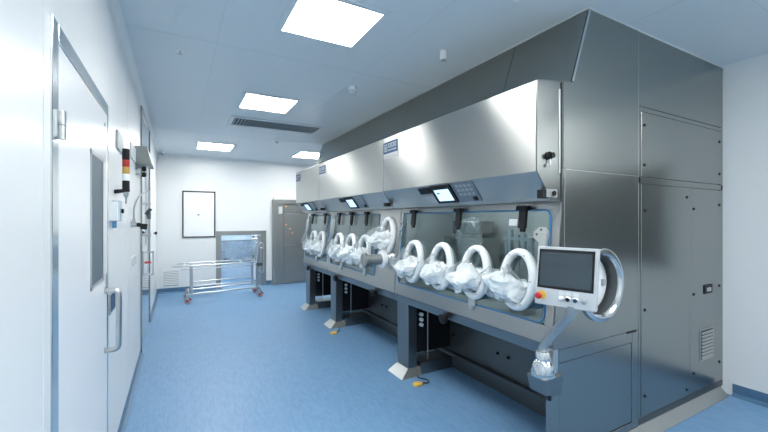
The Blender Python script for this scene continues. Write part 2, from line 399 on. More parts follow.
t = thing('camera_dome', 'small white ceiling camera in far left corner of room', 'camera', (-.24, 8.45, 2.72))
bm = NB(); lathe(bm, (-.24, 8.45, H), (0, 0, -1), [(.05, 0), (.05, .03), (.042, .04)], 24); obj('mount', bm, WPLAS, t, smooth=True)
bm = NB(); lathe(bm, (-.24, 8.45, H-.04), (0, 0, -1), [(.04, 0), (.036, .02), (.02, .036), (.001, .04)], 24); obj('lens_dome', bm, GREYP, t, smooth=True)

# ---------------------------------------------------------------- ceiling
def light_panel(x0, x1, y0, y1, label):
    t = thing('ceiling_light', label, 'ceiling light', ((x0+x1)/2, (y0+y1)/2, H), group='recessed square ceiling lights')
    obj('diffuser', B(x0, x1, y0, y1, H-.006, H-.0015), LIGHT, t)
    bm = NB(); wd = .045
    for a in ((x0-wd, x1+wd, y0-wd, y0), (x0-wd, x1+wd, y1, y1+wd), (x0-wd, x0, y0, y1), (x1, x1+wd, y0, y1)): box(bm, *a, H-.008, H-.001)
    obj('light_frame', bm, CEIL, t, bevel=.003)
light_panel(.636, 1.153, 2.10, 2.606, 'lit square ceiling light nearest the camera')
light_panel(.640, 1.166, 4.10, 4.64, 'lit square ceiling light just in front of the air grille')
light_panel(.330, .880, 7.10, 7.75, 'lit ceiling light near the far wall, left of the pair')
light_panel(2.12, 2.67, 7.15, 7.80, 'lit ceiling light near the far wall, beside the isolator end')
light_panel(.640, 1.153, .05, .57, 'lit square ceiling light above and behind the camera')
light_panel(.640, 1.153, -1.5, -.98, 'lit square ceiling light at the near end of room')
light_panel(3.2, 3.72, -1.6, -1.08, 'unseen square ceiling light added in the nearest right corner to brighten the right wall')  # extra panel out of view, added to brighten the right wall
light_panel(3.2, 3.72, -.80, -.28, 'unseen ceiling light added at the right, near camera, to brighten the right wall')  # also out of view, added for more light on the right wall

t = thing('ventilation_grille', 'wide white louvred air grille in the ceiling', 'air grille', (1.215, 5.4, H))
gx0, gx1, gy0, gy1 = .60, 1.84, 5.08, 5.72
bm = NB()
for a in ((gx0, gx1, gy0, gy0+.05), (gx0, gx1, gy1-.20, gy1), (gx0, gx0+.05, gy0+.05, gy1-.20), (gx1-.05, gx1, gy0+.05, gy1-.20)): box(bm, *a, H-.014, H-.001)
obj('grille_frame', bm, LOUV, t, bevel=.003)
obj('grille_backing', B(gx0+.04, gx1-.04, gy0+.04, gy1-.04, H-.004, H-.001), mat('dark_duct', (.10, .13, .15), .7), t)
bm = NB()
for k in range(28):
    x = gx0+.06+k*(gx1-gx0-.12)/27
    hexa(bm, [(x-.002, gy0+.045, H-.024), (x+.002, gy0+.045, H-.024), (x+.002, gy1-.195, H-.024), (x-.002, gy1-.195, H-.024),
              (x+.012, gy0+.045, H-.003), (x+.016, gy0+.045, H-.003), (x+.016, gy1-.195, H-.003), (x+.012, gy1-.195, H-.003)])
obj('louvres', bm, LOUV, t)

t = thing('air_diffuser', 'flat square air panel in the ceiling at the top edge', 'air diffuser', (1.47, 1.27, H))
bm = NB()
for a in ((1.17, 1.78, .97, 1.03), (1.17, 1.78, 1.52, 1.58), (1.17, 1.23, 1.03, 1.52), (1.72, 1.78, 1.03, 1.52)): box(bm, *a, H-.016, H-.001)
obj('diffuser_frame', bm, WPLAS, t, bevel=.004)
obj('diffuser_plate', B(1.27, 1.68, 1.07, 1.48, H-.014, H-.001), CEIL, t, bevel=.003)

def detector(x, y, r, d, label, cat='smoke detector', name='smoke_detector', dark=False):
    t = thing(name, label, cat, (x, y, H))
    bm = NB(); lathe(bm, (x, y, H-.0005), (0, 0, -1), [(r, 0), (r, d*.35), (r*.85, d*.45)], 28); obj('base', bm, WPLAS, t, smooth=True)
    bm = NB(); lathe(bm, (x, y, H-d*.42), (0, 0, -1), [(r*.7, 0), (r*.72, d*.3), (r*.5, d*.56), (r*.1, d*.58)], 28); obj('sensor', bm, GREYP if dark else LGREY, t, smooth=True)
detector(1.53, 3.41, .045, .07, 'round white smoke detector in mid ceiling beside the isolator')
detector(1.43, 6.20, .035, .08, 'small white detector on ceiling behind the air grille')
t = thing('ceiling_sounder', 'white cylindrical ceiling sounder above the isolator canopy', 'sounder', (1.81, 2.36, H))
bm = NB(); lathe(bm, (1.815, 2.33, H-.0005), (0, 0, -1), [(.028, 0), (.028, .07)], 24); obj('body', bm, WPLAS, t, smooth=True)
bm = NB(); lathe(bm, (1.815, 2.33, H-.07), (0, 0, -1), [(.022, 0), (.018, .008)], 24); obj('lens', bm, GREYP, t, smooth=True)
t = thing('sprinkler_head', 'tiny brass and white sprinkler head in left part of ceiling', 'sprinkler', (.02, 3.3, H))
bm = NB(); lathe(bm, (.02, 3.31, H-.0005), (0, 0, -1), [(.028, 0), (.026, .006)], 24); obj('escutcheon', bm, WPLAS, t)
bm = NB(); lathe(bm, (.02, 3.31, H-.006), (0, 0, -1), [(.007, 0), (.006, .022), (.012, .024), (.012, .027)], 16); obj('nozzle', bm, GREYP, t)

# ---------------------------------------------------------------- back wall: vent, hatch, steel door
t = thing('wall_vent', 'white louvred return air vent low on the far wall', 'vent', (-.105, Y1, .11))
bm = NB()
for a in ((-.265, .055, .115, .14), (-.265, .055, .455, .48), (-.265, -.24, .14, .455), (.03, .055, .14, .455)): box(bm, a[0], a[1], Y1-.016, Y1-.001, a[2], a[3])
obj('vent_frame', bm, TRIMW, t)
obj('vent_backing', B(-.245, .035, Y1-.004, Y1-.0015, .13, .465), mat('vent_shadow_grey', (.22, .26, .28), .7), t)
bm = NB()
for k in range(9):
    z = .155+k*.034
    hexa(bm, [(-.24, Y1-.015, z), (.03, Y1-.015, z), (.03, Y1-.004, z+.012), (-.24, Y1-.004, z+.012), (-.24, Y1-.015, z+.014), (.03, Y1-.015, z+.014), (.03, Y1-.004, z+.026), (-.24, Y1-.004, z+.026)])
obj('vent_louvres', bm, TRIMW, t)

t = thing('transfer_hatch', 'floor level steel framed transfer hatch in the far wall behind the trolley', 'hatch', (1.25, Y1, 0))
bm = NB()
box(bm, .731, .835, Y1-.02, Y1+.02, 0, 1.24); box(bm, 1.67, 1.773, Y1-.02, Y1+.02, 0, 1.24); box(bm, .835, 1.67, Y1-.02, Y1+.02, 1.145, 1.24)
obj('hatch_frame', bm, STEELM, t, bevel=.003)
bm = NB(); D = 1.3
box(bm, hx0-.03, hx0, Y1+.101, Y1+D, 0, hz1); box(bm, hx1, hx1+.03, Y1+.101, Y1+D, 0, hz1); box(bm, hx0-.03, hx1+.03, Y1+.101, Y1+D, hz1, hz1+.03)
obj('chamber', bm, INNERW, t)
obj('chamber_back', B(hx0-.03, hx1+.03, Y1+D, Y1+D+.03, 0, hz1+.03), INNERB, t)
obj('hatch_lamp', B(hx0+.1, hx1-.1, Y1+.3, Y1+1.1, hz1-.012, hz1-.002), emit('hatch_lamp', LIGHT_COLOR, 3.5), t)
# half-open sliding glass leaf with lugs
obj('sliding_pane', B(hx0+.01, hx1-.09, Y1+.03, Y1+.042, .545, 1.03), glassy('blue_tinted_glass', (.60, .68, .74), .25, .25, white=.25, wcol=(.5,.6,.7)), t)
for z in (.525, 1.03): obj('pane_rail', B(hx0+.005, hx1-.085, Y1+.022, Y1+.05, z, z+.018), SATIN, t)
bm = NB(); box(bm, hx1-.085, hx1-.005, Y1+.02, Y1+.06, .0, 1.13); obj('guide_post', bm, SATIN, t, bevel=.003)
for x, z in ((1.50, 1.10), (1.50, .66), (.92, .63)):
    bm = NB(); cyl(bm, (x, Y1+.03, z), (x, Y1-.02, z), .025, 14); cyl(bm, (x, Y1-.01, z), (x+.09, Y1-.01, z-.0), .012, 10); obj('lug', bm, DARKST, t, smooth=True)

d3 = sempty('door_3', (2.35, Y1, 0))
dx0, dx1, dz = 1.905, 2.92, 1.945
bm = NB(); box(bm, dx0, dx0+.10, Y1-.10, Y1, 0, dz); box(bm, dx1-.10, dx1, Y1-.10, Y1, 0, dz); box(bm, dx0+.10, dx1-.10, Y1-.10, Y1, dz-.10, dz)
struct('door_frame', bm, STEELM, d3, bevel=.004)
struct('side_panel', B(dx0+.10, 2.155, Y1-.08, Y1, .01, dz-.10), STEELM, d3, bevel=.003)
struct('header_box', B(dx0+.02, dx1-.02, Y1-.09, Y1-.01, dz+.001, dz+.07), WPLAS, d3, bevel=.01)
for a, b, nm in ((.02, .885, 'lower_leaf'), (.895, 1.63, 'upper_leaf'), (1.645, dz-.102, 'transom_panel')):
    struct(nm, B(2.162, dx1-.10, Y1-.07, Y1, a, b), STEELM, d3, bevel=.003)
bm = NB(); box(bm, 2.45, 2.62, Y1-.10, Y1-.07, .87, .89); struct('door_handle', bm, SATIN, d3)
for x, z in ((2.21, 1.79), (2.21, 1.37), (2.30, 1.27), (2.355, 1.17)):
    bm = NB(); yy = Y1-.07
    cyl(bm, (x, yy, z), (x, yy-.01, z), .011, 12); struct('indicator', bm, ORANGE, d3, label='orange indicator lamp')
bm = NB(); box(bm, 2.04, 2.12, Y1-.084, Y1-.08, 1.62, 1.78); struct('notice_plate', bm, LGREY, d3)

# ---------------------------------------------------------------- trolley
t = thing('transfer_trolley', 'stainless steel loading trolley on castors before the transfer hatch', 'trolley', (.8, 7.72, 0))
ya, yb, xa, xb = 7.47, 7.98, .23, 1.36
bm = NB()
for y in (ya, yb):
    cyl(bm, (-.08 if y == ya else .0, y, .665), (xb, y, .68), .012, 12)
    cyl(bm, (.06, y, .61), (xb, y, .625), .009, 12)
for x in (-.06, .12, .6, 1.1, xb): cyl(bm, (x, ya, .665), (x, yb, .665), .012, 12)
obj('top_rails', bm, SATIN, t, smooth=True)
bm = NB()
for y in (ya, yb):
    cyl(bm, (xa-.09, y, .16), (xb+.04, y, .20), .018, 12)
    cyl(bm, (xa, y, .30), (xb, y, .33), .012, 12)
for x in (xa-.05, xb): cyl(bm, (x, ya, .18), (x, yb, .18), .018, 12)
obj('lower_frame', bm, SATIN, t, smooth=True)
for x in (xa, xb-.02):
    for y in (ya, yb):
        bm = NB(); box(bm, x-.02, x+.02, y-.02, y+.02, .17, .655); obj('leg', bm, SATIN, t, bevel=.004)
bm = NB()
hp = [(xb+.02, ya, .50), (xb+.10, ya, .50), (xb+.10, ya, .98), (xb+.02, ya, 1.0), (xb-.02, ya, .62)]
tube(bm, smooth_pts(hp, 5), .014, 10)
hp = [(x, y+.28, z) for x, y, z in hp]; tube(bm, smooth_pts(hp, 5), .014, 10)
cyl(bm, (xb+.10, ya, .93), (xb+.10, ya+.28, .93), .014, 10)
cyl(bm, (xb, ya, .50), (xb+.04, ya, .50), .014, 10)
obj('push_handle', bm, SATIN, t, smooth=True)
bm = NB(); box(bm, xb-.03, xb+.08, ya-.02, ya+.03, .60, .66); obj('latch_block', bm, DARKST, t, bevel=.004)
for x in (xa-.06, xb+.04):
    for y in (ya, yb):
        bm = NB(); box(bm, x-.03, x+.03, y-.03, y+.03, .128, .145); box(bm, x-.028, x+.012, y-.026, y-.020, .05, .13); box(bm, x-.028, x+.012, y+.020, y+.026, .05, .13)
        cyl(bm, (x, y, .14), (x, y, .18), .014, 10)
        c = obj('castor', bm, SATIN, t, bevel=.002)
        bm = NB(); lathe(bm, (x-.01, y-.016, .056), (0, 1, 0), [(.04, 0), (.055, .006), (.055, .026), (.04, .032)], 24); obj('wheel', bm, GREYP, c, smooth=True)
        bm = NB(); cyl(bm, (x-.01, y-.030, .056), (x-.01, y+.030, .056), .022, 14); hexa(bm, [(x+.012, y-.02, .08), (x+.055, y-.02, .06), (x+.055, y+.02, .06), (x+.012, y+.02, .08), (x+.012, y-.02, .115), (x+.055, y-.02, .08), (x+.055, y+.02, .08), (x+.012, y+.02, .115)])
        obj('brake_pedal', bm, RED, c, label='red brake pedal and hub')

# ---------------------------------------------------------------- isolator
K = .1090
def PX(z, off=0): return 1.893+(z-.774)*K-off
def slab(bm, y0, y1, z0, z1, front, back):
    """hexahedron lying in the tilted front plane; front/back = distance out of / behind the plane"""
    hexa(bm, [(PX(z0, front), y0, z0), (PX(z0, -back), y0, z0), (PX(z0, -back), y1, z0), (PX(z0, front), y1, z0),
              (PX(z1, front), y0, z1), (PX(z1, -back), y0, z1), (PX(z1, -back), y1, z1), (PX(z1, front), y1, z1)])
NRM = Vector((-1, 0, K)).normalized(); UPV = Vector((K, 0, 1)).normalized(); YV = Vector((0, 1, 0))
def oval_pts(cy, cz, off, ry, rz, n=40):
    c = Vector((PX(cz, 0), cy, cz))+NRM*off
    return [c+YV*(ry*math.cos(2*PI*k/n))+UPV*(rz*math.sin(2*PI*k/n)) for k in range(n)]
def oval_sweep(bm, cy, cz, ry, rz, prof, n=44):
    """ring-shaped sweep: prof = closed list of (in-plane offset from the oval, height off the glass)"""
    rings = []
    for off_r, off_n in prof: rings.append([bm.verts.new(p) for p in oval_pts(cy, cz, off_n, ry+off_r, rz+off_r, n)])
    m = len(prof)
    for i in range(m):
        A, Bq = rings[i], rings[(i+1) % m]
        for k in range(n): bm.faces.new((A[k], A[(k+1) % n], Bq[(k+1) % n], Bq[k]))

def blob(bm, path, radii, crumple, seed, seg=20, sub=5, flat=1.0, fold=7):
    """crumpled cloth-like sleeve along a path"""
    P = smooth_pts(path, sub); R = []
    for i in range(len(radii)-1):
        for j in range(sub): R.append(radii[i]+(radii[i+1]-radii[i])*j/sub)
    R.append(radii[-1])
    rings = []; a = None
    for i, p in enumerate(P):
        d = (P[min(i+1, len(P)-1)]-P[max(i-1, 0)]).normalized()
        if a is None: a = d.cross(Vector((0, 0, 1))).normalized()
        a = (a-d*a.dot(d)).normalized(); b = a.cross(d)
        ring = []
        for k in range(seg):
            th = 2*PI*k/seg
            v = a*math.cos(th)+b*math.sin(th)*flat
            q = p+v*R[i]
            nz = noise.noise((q+Vector((seed*7.1, seed*3.3, 0)))*17)*1.0+noise.noise((q+Vector((0, seed*2.3, 9)))*38)*.5
            rid = abs(math.sin(fold*th*.5+nz*3+i*.25))
            ring.append(bm.verts.new(q+v*(nz*crumple+(.5-rid)*crumple*.9)))
        rings.append(ring)
    for A, Bq in zip(rings, rings[1:]):
        for k in range(seg): bm.faces.new((A[k], A[(k+1) % seg], Bq[(k+1) % seg], Bq[k]))
    bm.faces.new(rings[0][::-1]); bm.faces.new(rings[-1])

def cloth(bm, stations, seed, seg=14, sub=4, jag=.010, fine=.004, squash=None):
    """limp folded fabric: few broad facets with sharp creases. stations = (centre, radius in Y, radius up)"""
    cs = smooth_pts([c for c, *_ in stations], sub); rr = []
    for i in range(len(stations)-1):
        for j in range(sub):
            t_ = j/sub; rr.append((stations[i][1]*(1-t_)+stations[i+1][1]*t_, stations[i][2]*(1-t_)+stations[i+1][2]*t_))
    rr.append((stations[-1][1], stations[-1][2]))
    rnd = random.Random(seed); lobes = [rnd.uniform(.80, 1.14) for _ in range(seg)]
    rings = []
    a = None
    for i, p in enumerate(cs):
        d = (cs[min(i+1, len(cs)-1)]-cs[max(i-1, 0)]).normalized()
        if a is None: a = d.cross(Vector((0, 0, 1))).normalized()
        a = (a-d*a.dot(d)).normalized(); b = a.cross(d)
        lobes = [l_+rnd.uniform(-.05, .05) for l_ in lobes]
        ring = []
        for k in range(seg):
            th_ = 2*PI*k/seg+i*.05; q = p+a*math.cos(th_)*rr[i][0]*lobes[k]+b*math.sin(th_)*rr[i][1]*lobes[k]
            n_ = noise.noise_vector((q+Vector((seed*5.1, 0, seed)))*14)*jag+noise.noise_vector((q+Vector((0, seed*3.1, 0)))*45)*fine
            ring.append(bm.verts.new(q+n_))
        rings.append(ring)
    for A, Bq in zip(rings, rings[1:]):
        for k in range(seg):
            if (k+seed) % 2: bm.faces.new((A[k], A[(k+1) % seg], Bq[(k+1) % seg])); bm.faces.new((A[k], Bq[(k+1) % seg], Bq[k]))
            else: bm.faces.new((A[k], A[(k+1) % seg], Bq[k])); bm.faces.new((A[(k+1) % seg], Bq[(k+1) % seg], Bq[k]))
    bm.faces.new(rings[0][::-1]); bm.faces.new(rings[-1])

def glove_port(par, cy, cz, seed, ry=.115, rz=.172, bag=True, drop=0., out=.21, side=.17, scale=1., lift=0.):
    bm = NB()
    oval_sweep(bm, cy, cz, ry, rz, [(-.017, .0), (-.019, .030), (-.013, .045), (.004, .050), (.019, .044), (.026, .026), (.026, .0)])
    r = obj('glove_port', bm, WPLAS, par, smooth='all')
    bm = NB()
    for k in range(6):
        p = oval_pts(cy, cz, .049, ry+.004, rz+.004, 6)[k]; cyl(bm, p, p+NRM*.004, .005, 8)
    obj('bolts', bm, GREYP, r)
    bm = NB(); oval_sweep(bm, cy, cz, ry, rz, [(-.004, -.05), (-.016, -.05), (-.014, -.014), (0, -.014)])
    obj('inner_cuff', bm, GREYP, r, smooth='all')
    c = Vector((PX(cz), cy, cz))
    bm = NB(); cloth(bm, [(c+Vector((.03, -.01, -.10)), .06, .05), (c+Vector((.08, -.03, -.135)), .085, .055), (c+Vector((.15, -.05, -.15)), .05, .03)], seed+60, seg=14, sub=4, jag=.018, fine=.006); obj('inner_cuff', bm, BLUEP, r, label='crumpled blue cuff behind the glass')
    rnd = random.Random(seed); j = lambda s_: (rnd.random()-.5)*s_
    S = scale
    # limp white sleeve pulled out of the port, folded over and hanging low in the opening
    st = [(c+Vector((.02, -.01, -.050+drop)), .075*S, .085*S), (c+Vector((-.045, .01, -.045+drop)), .080*S, .088*S),
          (c+Vector((-out*.45, side*.40, -.050+j(.01)+drop)), .082*S, .085*S), (c+Vector((-out*.75, side*.80, -.055+j(.01)+drop)), .070*S, .066*S),
          (c+Vector((-out*.95, side*1.15, -.050+j(.02)+drop)), .040*S, .036*S), (c+Vector((-out*1.02, side*1.3, -.045+drop)), .012*S, .012*S)]
    st = [(p+Vector((0, 0, lift*(i_-1.5)/2.5)), a_, b_) for i_, (p, a_, b_) in enumerate(st)]
    bm = NB(); cloth(bm, st, seed, seg=18, sub=4, jag=.030, fine=.010)
    g = obj('glove', bm, GLOVE, r)
    bm = NB(); palm = st[3][0]
    for k in range(5):
        s0 = palm+Vector((.02, .03-.022*k, -.030)); e_ = s0+Vector((-.01+j(.02), .01*k-.01, -.062-(.010 if k in (1, 2) else 0)))
        cloth(bm, [(s0, .014, .014), ((s0+e_)/2+Vector((-.010, 0, 0)), .013, .013), (e_, .007, .007)], seed+k, seg=8, sub=3, jag=.002, fine=.001)
    obj('glove_fingers', bm, GLOVE, g, smooth=True)
    if bag:
        bm = NB()
        s2 = [(c+Vector((-.02, .0, .02+drop)), .095, .125)]+[(p+Vector((-.012, .012, .018)), a_*1.28, b_*1.35) for p, a_, b_ in st[2:5]]+[(st[5][0]+Vector((-.01, .02, .02)), .04, .06)]
        cloth(bm, s2, seed+31, seg=22, sub=5, jag=.022, fine=.012)
        obj('plastic_cover', bm, BAG, r, label='clear crinkled plastic cover')
    return r

def rounded_rect(y0, y1, z0, z1, r, off, k=6):
    pts = []
    for cy, cz, a0 in ((y1-r, z1-r, 0), (y0+r, z1-r, PI/2), (y0+r, z0+r, PI), (y1-r, z0+r, 1.5*PI)):
        for i in range(k+1):
            a = a0+PI/2*i/k; y = cy+r*math.cos(a); z = cz+r*math.sin(a); pts.append(Vector((PX(z, off), y, z)))
    return pts

def canopy(par, y0, y1, badge_w=.26, disp=None, near=False):
    bm = NB(); prism_xz(bm, [(1.766, 2.28), (1.790, 2.292), (2.066, 2.318), (2.066, 1.605), (1.885, 1.605), (1.878, 1.625), (1.766, 1.77)], y0+.006, y1-.005)
    c = obj('canopy', bm, STEELH, par, bevel=.004)
    if near:
        bm = NB(); prism_xz(bm, [(1.768, 2.278), (1.79, 2.290), (1.990, 2.309), (1.990, 1.607), (1.886, 1.607), (1.879, 1.627), (1.768, 1.77)], y0+.001, y0+.0058); obj('canopy_end', bm, STEELD, c)  # darker steel sheet over the end; its colour stands in for shade
    # blue maker's badge with a light wordmark (illegible in the photograph)
    by1, by0, bz0, bz1 = y1-.02, y1-.02-badge_w, 2.125, 2.235
    obj('badge_backing', B(1.7635, 1.766, by0-.004, by1+.004, bz0-.045, bz1+.006), BADGEW, c)
    b = obj('badge', B(1.7615, 1.7635, by0, by1, bz0, bz1), BADGE, c, label='small dark blue maker badge')
    bm = NB(); X0, X1 = 1.7603, 1.7616; s = badge_w/.26
    for a in ((by1-.070*s, by1-.062*s, bz0+.02, bz1-.02), (by1-.026*s, by1-.018*s, bz0+.02, bz1-.02), (by1-.070*s, by1-.018*s, bz1-.028, bz1-.02), (by1-.070*s, by1-.018*s, bz0+.02, bz0+.028), (by1-.050*s, by1-.038*s, bz0+.035, bz1-.04)): box(bm, X0, X1, *a)
    for k in range(6):
        yy = by1-(.09+.025*k)*s; box(bm, X0, X1, yy-.019*s, yy-.014*s, bz0+.052, bz1-.018); box(bm, X0, X1, yy-.014*s, yy-.002*s, bz1-.026, bz1-.018)
        if k % 2: box(bm, X0, X1, yy-.014*s, yy-.002*s, bz0+.052, bz0+.060)
        else: box(bm, X0, X1, yy-.006*s, yy-.001*s, bz0+.052, bz1-.018)
    for k in range(9): yy = by1-(.088+.017*k)*s; box(bm, X0, X1, yy-.011*s, yy, bz0+.022, bz0+.034)
    obj('badge_lettering', bm, LETTER, c)
    bm = NB()
    for k in range(10): yy = by1-.02-(.022*k)*s; box(bm, 1.7622, 1.7636, yy-.014*s, yy, bz0-.036, bz0-.026)
    obj('badge_small_print', bm, GREYP, c)
    if disp:
        # on the sloping underside
        A = Vector((1.766, 0, 1.77)); Bv = Vector((1.878, 0, 1.625)); dv = (Bv-A); N = Vector((-dv.z, 0, dv.x)).normalized()
        if N.x > 0: N = -N
        def bev(bm, ya_, yb_, s0, s1, h0, h1):
            p = lambda y, s_, h_: (A+dv*s_+N*h_)+Vector((0, y, 0))
            hexa(bm, [p(ya_, s0, h0), p(yb_, s0, h0), p(yb_, s1, h0), p(ya_, s1, h0), p(ya_, s0, h1), p(yb_, s0, h1), p(yb_, s1, h1), p(ya_, s1, h1)])
        dd = disp
        bm = NB(); bev(bm, dd-.12, dd+.13, .06, .97, 0, .008); pnl = obj('control_display', bm, BLACK, c, bevel=.002)
        bm = NB(); bev(bm, dd-.085, dd+.095, .26, .84, .008, .0095); obj('lit_screen', bm, LITSCR, pnl, label='lit pale blue touch screen')
        bm = NB(); bev(bm, dd+.04, dd+.075, .40, .48, .0095, .010); obj('screen_icon', bm, BLUEG, pnl)
        bm = NB(); bev(bm, dd+.15, dd+.30, .10, .42, 0, .006); obj('recorder_window', bm, BLACK, c, bevel=.002)
        bm = NB(); bev(bm, dd+.14, dd+.31, .50, .95, 0, .003); obj('recorder_panel', bm, GREYP, c)
        bm = NB(); bev(bm, dd-.37, dd-.135, .02, .97, 0, .005); kp = obj('keypad_panel', bm, STEELB, c, bevel=.002)
        bm = NB()
        for i in range(4):
            for k_ in range(3): bev(bm, dd-.34+i*.045, dd-.34+i*.045+.03, .14+k_*.2, .26+k_*.2, .005, .0065)
        obj('keypad_keys', bm, GREYP, kp)
        bm = NB(); bev(bm, dd-.335, dd-.305, .74, .90, .005, .016); obj('key_switch', bm, BLACK, kp)
    return c

def clamp(par, y, z1=1.585, z0=1.44, wd=.055):
    bm = NB(); slab(bm, y-wd/2, y+wd/2, z0, z1, .036, -.012); slab(bm, y-wd/2-.012, y+wd/2+.018, z1-.03, z1, .048, -.010)
    slab(bm, y-wd/2+.008, y+wd/2-.012, z0-.022, z0, .03, -.012)
    return obj('window_clamp', bm, BLACK, par, bevel=.003)

def module(name_label, y0, y1, win, ports, clamps, legs, disp, badge, cat='isolator'):
    t = thing('isolator_module', name_label, cat, (2.1, (y0+y1)/2, 0), group='modules of the steel isolator line')
    wy0, wy1, wz0, wz1 = win
    zb, zt = .765, 1.602; 
    bm = NB(); g = .0045
    slab(bm, y0+g, y1-g, zb, wz0, 0, .03); slab(bm, y0+g, y1-g, wz1, zt, 0, .03)
    slab(bm, y0+g, wy0, wz0, wz1, 0, .03); slab(bm, wy1, y1-g, wz0, wz1, 0, .03)
    obj('front_frame', bm, STEEL, t, bevel=.002)
    bm = NB(); prism_xz(bm, [(1.894, .763), (1.912, .690), (2.10, .690), (2.10, .763)], y0+g, y1-g); obj('bench_beam', bm, STEELB, t, bevel=.003)
    bm = NB(); slab(bm, wy0, wy1, wz0, wz1, -.006, .012); obj('glass_window', bm, GLASS, t)
    bm = NB(); tube(bm, rounded_rect(wy0+.005, wy1-.005, wz0+.005, wz1-.005, .045, .004), .0062, 8, closed=True); obj('window_gasket', bm, BLUEG, t, smooth='all', label='blue gasket round the window')
    # chamber: floor, back, roof, ends
    bm = NB(); box(bm, 1.96, 2.62, y0+g, y1-g, .77, .80); obj('chamber_floor', bm, STEELC, t)
    bm = NB(); box(bm, 2.60, 2.62, y0+g, y1-g, .80, 1.70); obj('chamber_back', bm, STEELC, t)
    bm = NB(); box(bm, 2.08, 2.62, y0+g, y1-g, 1.70, 1.72); obj('chamber_roof', bm, STEELC, t)
    bm = NB(); box(bm, 2.02, 2.60, y1-.03, y1-g, .80, 1.70); obj('chamber_end', bm, STEELC, t)
    bm = NB(); box(bm, 2.15, 2.25, y0+.2, y1-.2, 1.675, 1.699); obj('chamber_lamp', bm, CHLAMP, t)
    # back of the space under the bench
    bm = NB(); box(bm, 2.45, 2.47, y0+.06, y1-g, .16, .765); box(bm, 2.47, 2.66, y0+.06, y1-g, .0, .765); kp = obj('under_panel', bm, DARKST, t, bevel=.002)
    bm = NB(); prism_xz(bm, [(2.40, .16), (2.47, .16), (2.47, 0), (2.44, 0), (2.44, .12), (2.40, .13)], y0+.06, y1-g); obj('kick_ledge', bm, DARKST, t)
    bm = NB()
    n = max(1, int((y1-y0)/.6))
    for k in range(n+1):
        yy = y0+.18+k*(y1-y0-.36)/n
        for dy in (-.06, .06): lathe(bm, (2.45, yy+dy, .33), (-1, 0, 0), [(.012, 0), (.012, .012), (.008, .016)], 12)
    obj('panel_knobs', bm, BLACK, kp)
    for (cy, cz, sd, kw) in ports: glove_port(t, cy, cz, sd, **kw)
    for y in clamps: clamp(t, y)
    for y in legs:
        bm = NB()
        box(bm, 1.93, 2.03, y, y+.20, .065, .688)
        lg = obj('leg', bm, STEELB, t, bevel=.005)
        bm = NB(); hexa(bm, [(1.83, y-.05, 0), (2.06, y-.05, 0), (2.06, y+.22, 0), (1.83, y+.22, 0), (1.925, y-.002, .07), (2.06, y-.002, .07), (2.06, y+.202, .07), (1.925, y+.202, .07)])
        obj('foot', bm, mat('foot_steel', (.42, .44, .44), .4, .8), lg, bevel=.002)
        bm = NB(); box(bm, 2.061, 2.44, y-.03, y+.18, 0, .115); obj('foot_beam', bm, STEELB, lg, bevel=.003)
        bm = NB(); box(bm, 2.05, 2.449, y+.02, y+.18, .20, .688); obj('cable_duct', bm, BLACK, lg)
        bm = NB(); cyl(bm, (2.16, y+.004, .12), (2.16, y+.004, .66), .006, 8); obj('conduit', bm, SATIN, lg)
        for z in (.57, .52, .47):
            bm = NB(); lathe(bm, (2.085, y+.02, z), (0, -1, 0), [(.018, 0), (.018, .03), (.012, .034)], 14); obj('connector', bm, WPLAS, lg, smooth=True)
    cn = canopy(t, y0, y1, badge, disp, near=(y0 == YN))
    return t, cn
J1, J2, YN, YF = 3.22, 5.11, 1.425, 6.29
n_ports = [(2.90, 1.108, 11, dict(out=.15, side=.10)), (2.485, 1.108, 12, dict(out=.14, side=.09)), (2.079, 1.110, 13, dict(out=.17, side=.10, scale=1.05)), (1.687, 1.112, 14, dict(out=.15, side=.11, drop=-.01, scale=1.0, lift=.06))]
mN, cN = module('near steel isolator module with four white glove ports', YN, J1, (1.485, 3.17, .872, 1.560), n_ports, (1.68, 2.31, 2.95), (3.02,), 2.33, .265)
m_ports = [(4.73, 1.118, 21, dict(out=.13, side=.08)), (4.335, 1.118, 22, dict(out=.14, side=.08, scale=1.05)), (3.94, 1.118, 23, dict(out=.13, side=.07)), (3.425, 1.325, 24, dict(out=.16, side=.12, scale=1.05, lift=.02))]
mM, cM = module('middle steel isolator module with a raised fourth port and horizontal transfer cylinder', J1, J2, (3.66, 5.03, .872, 1.560), m_ports, (3.95, 4.38, 4.80), (4.88,), 4.10, .255)
f_ports = [(5.80, 1.118, 31, dict(out=.13, side=.09)), (5.44, 1.118, 32, dict(out=.13, side=.08))]
mF, cF = module('far short steel isolator module with two glove ports', J2, YF, (5.19, 6.20, .872, 1.560), f_ports, (5.36, 5.95), (6.05,), 5.80, .25)

# dark sealed joints between the modules
for m_, y in ((mN, J1), (mM, J2)):
    bm = NB(); slab(bm, y-.0043, y+.0043, .77, 1.60, -.003, .02); obj('joint_seal', bm, GROOVE, m_)
    bm = NB(); prism_xz(bm, [(1.770, 2.275), (2.06, 2.30), (2.06, 1.61), (1.889, 1.61), (1.882, 1.627), (1.770, 1.772)], y-.0048, y+.0058); obj('canopy_joint', bm, GROOVE, m_)

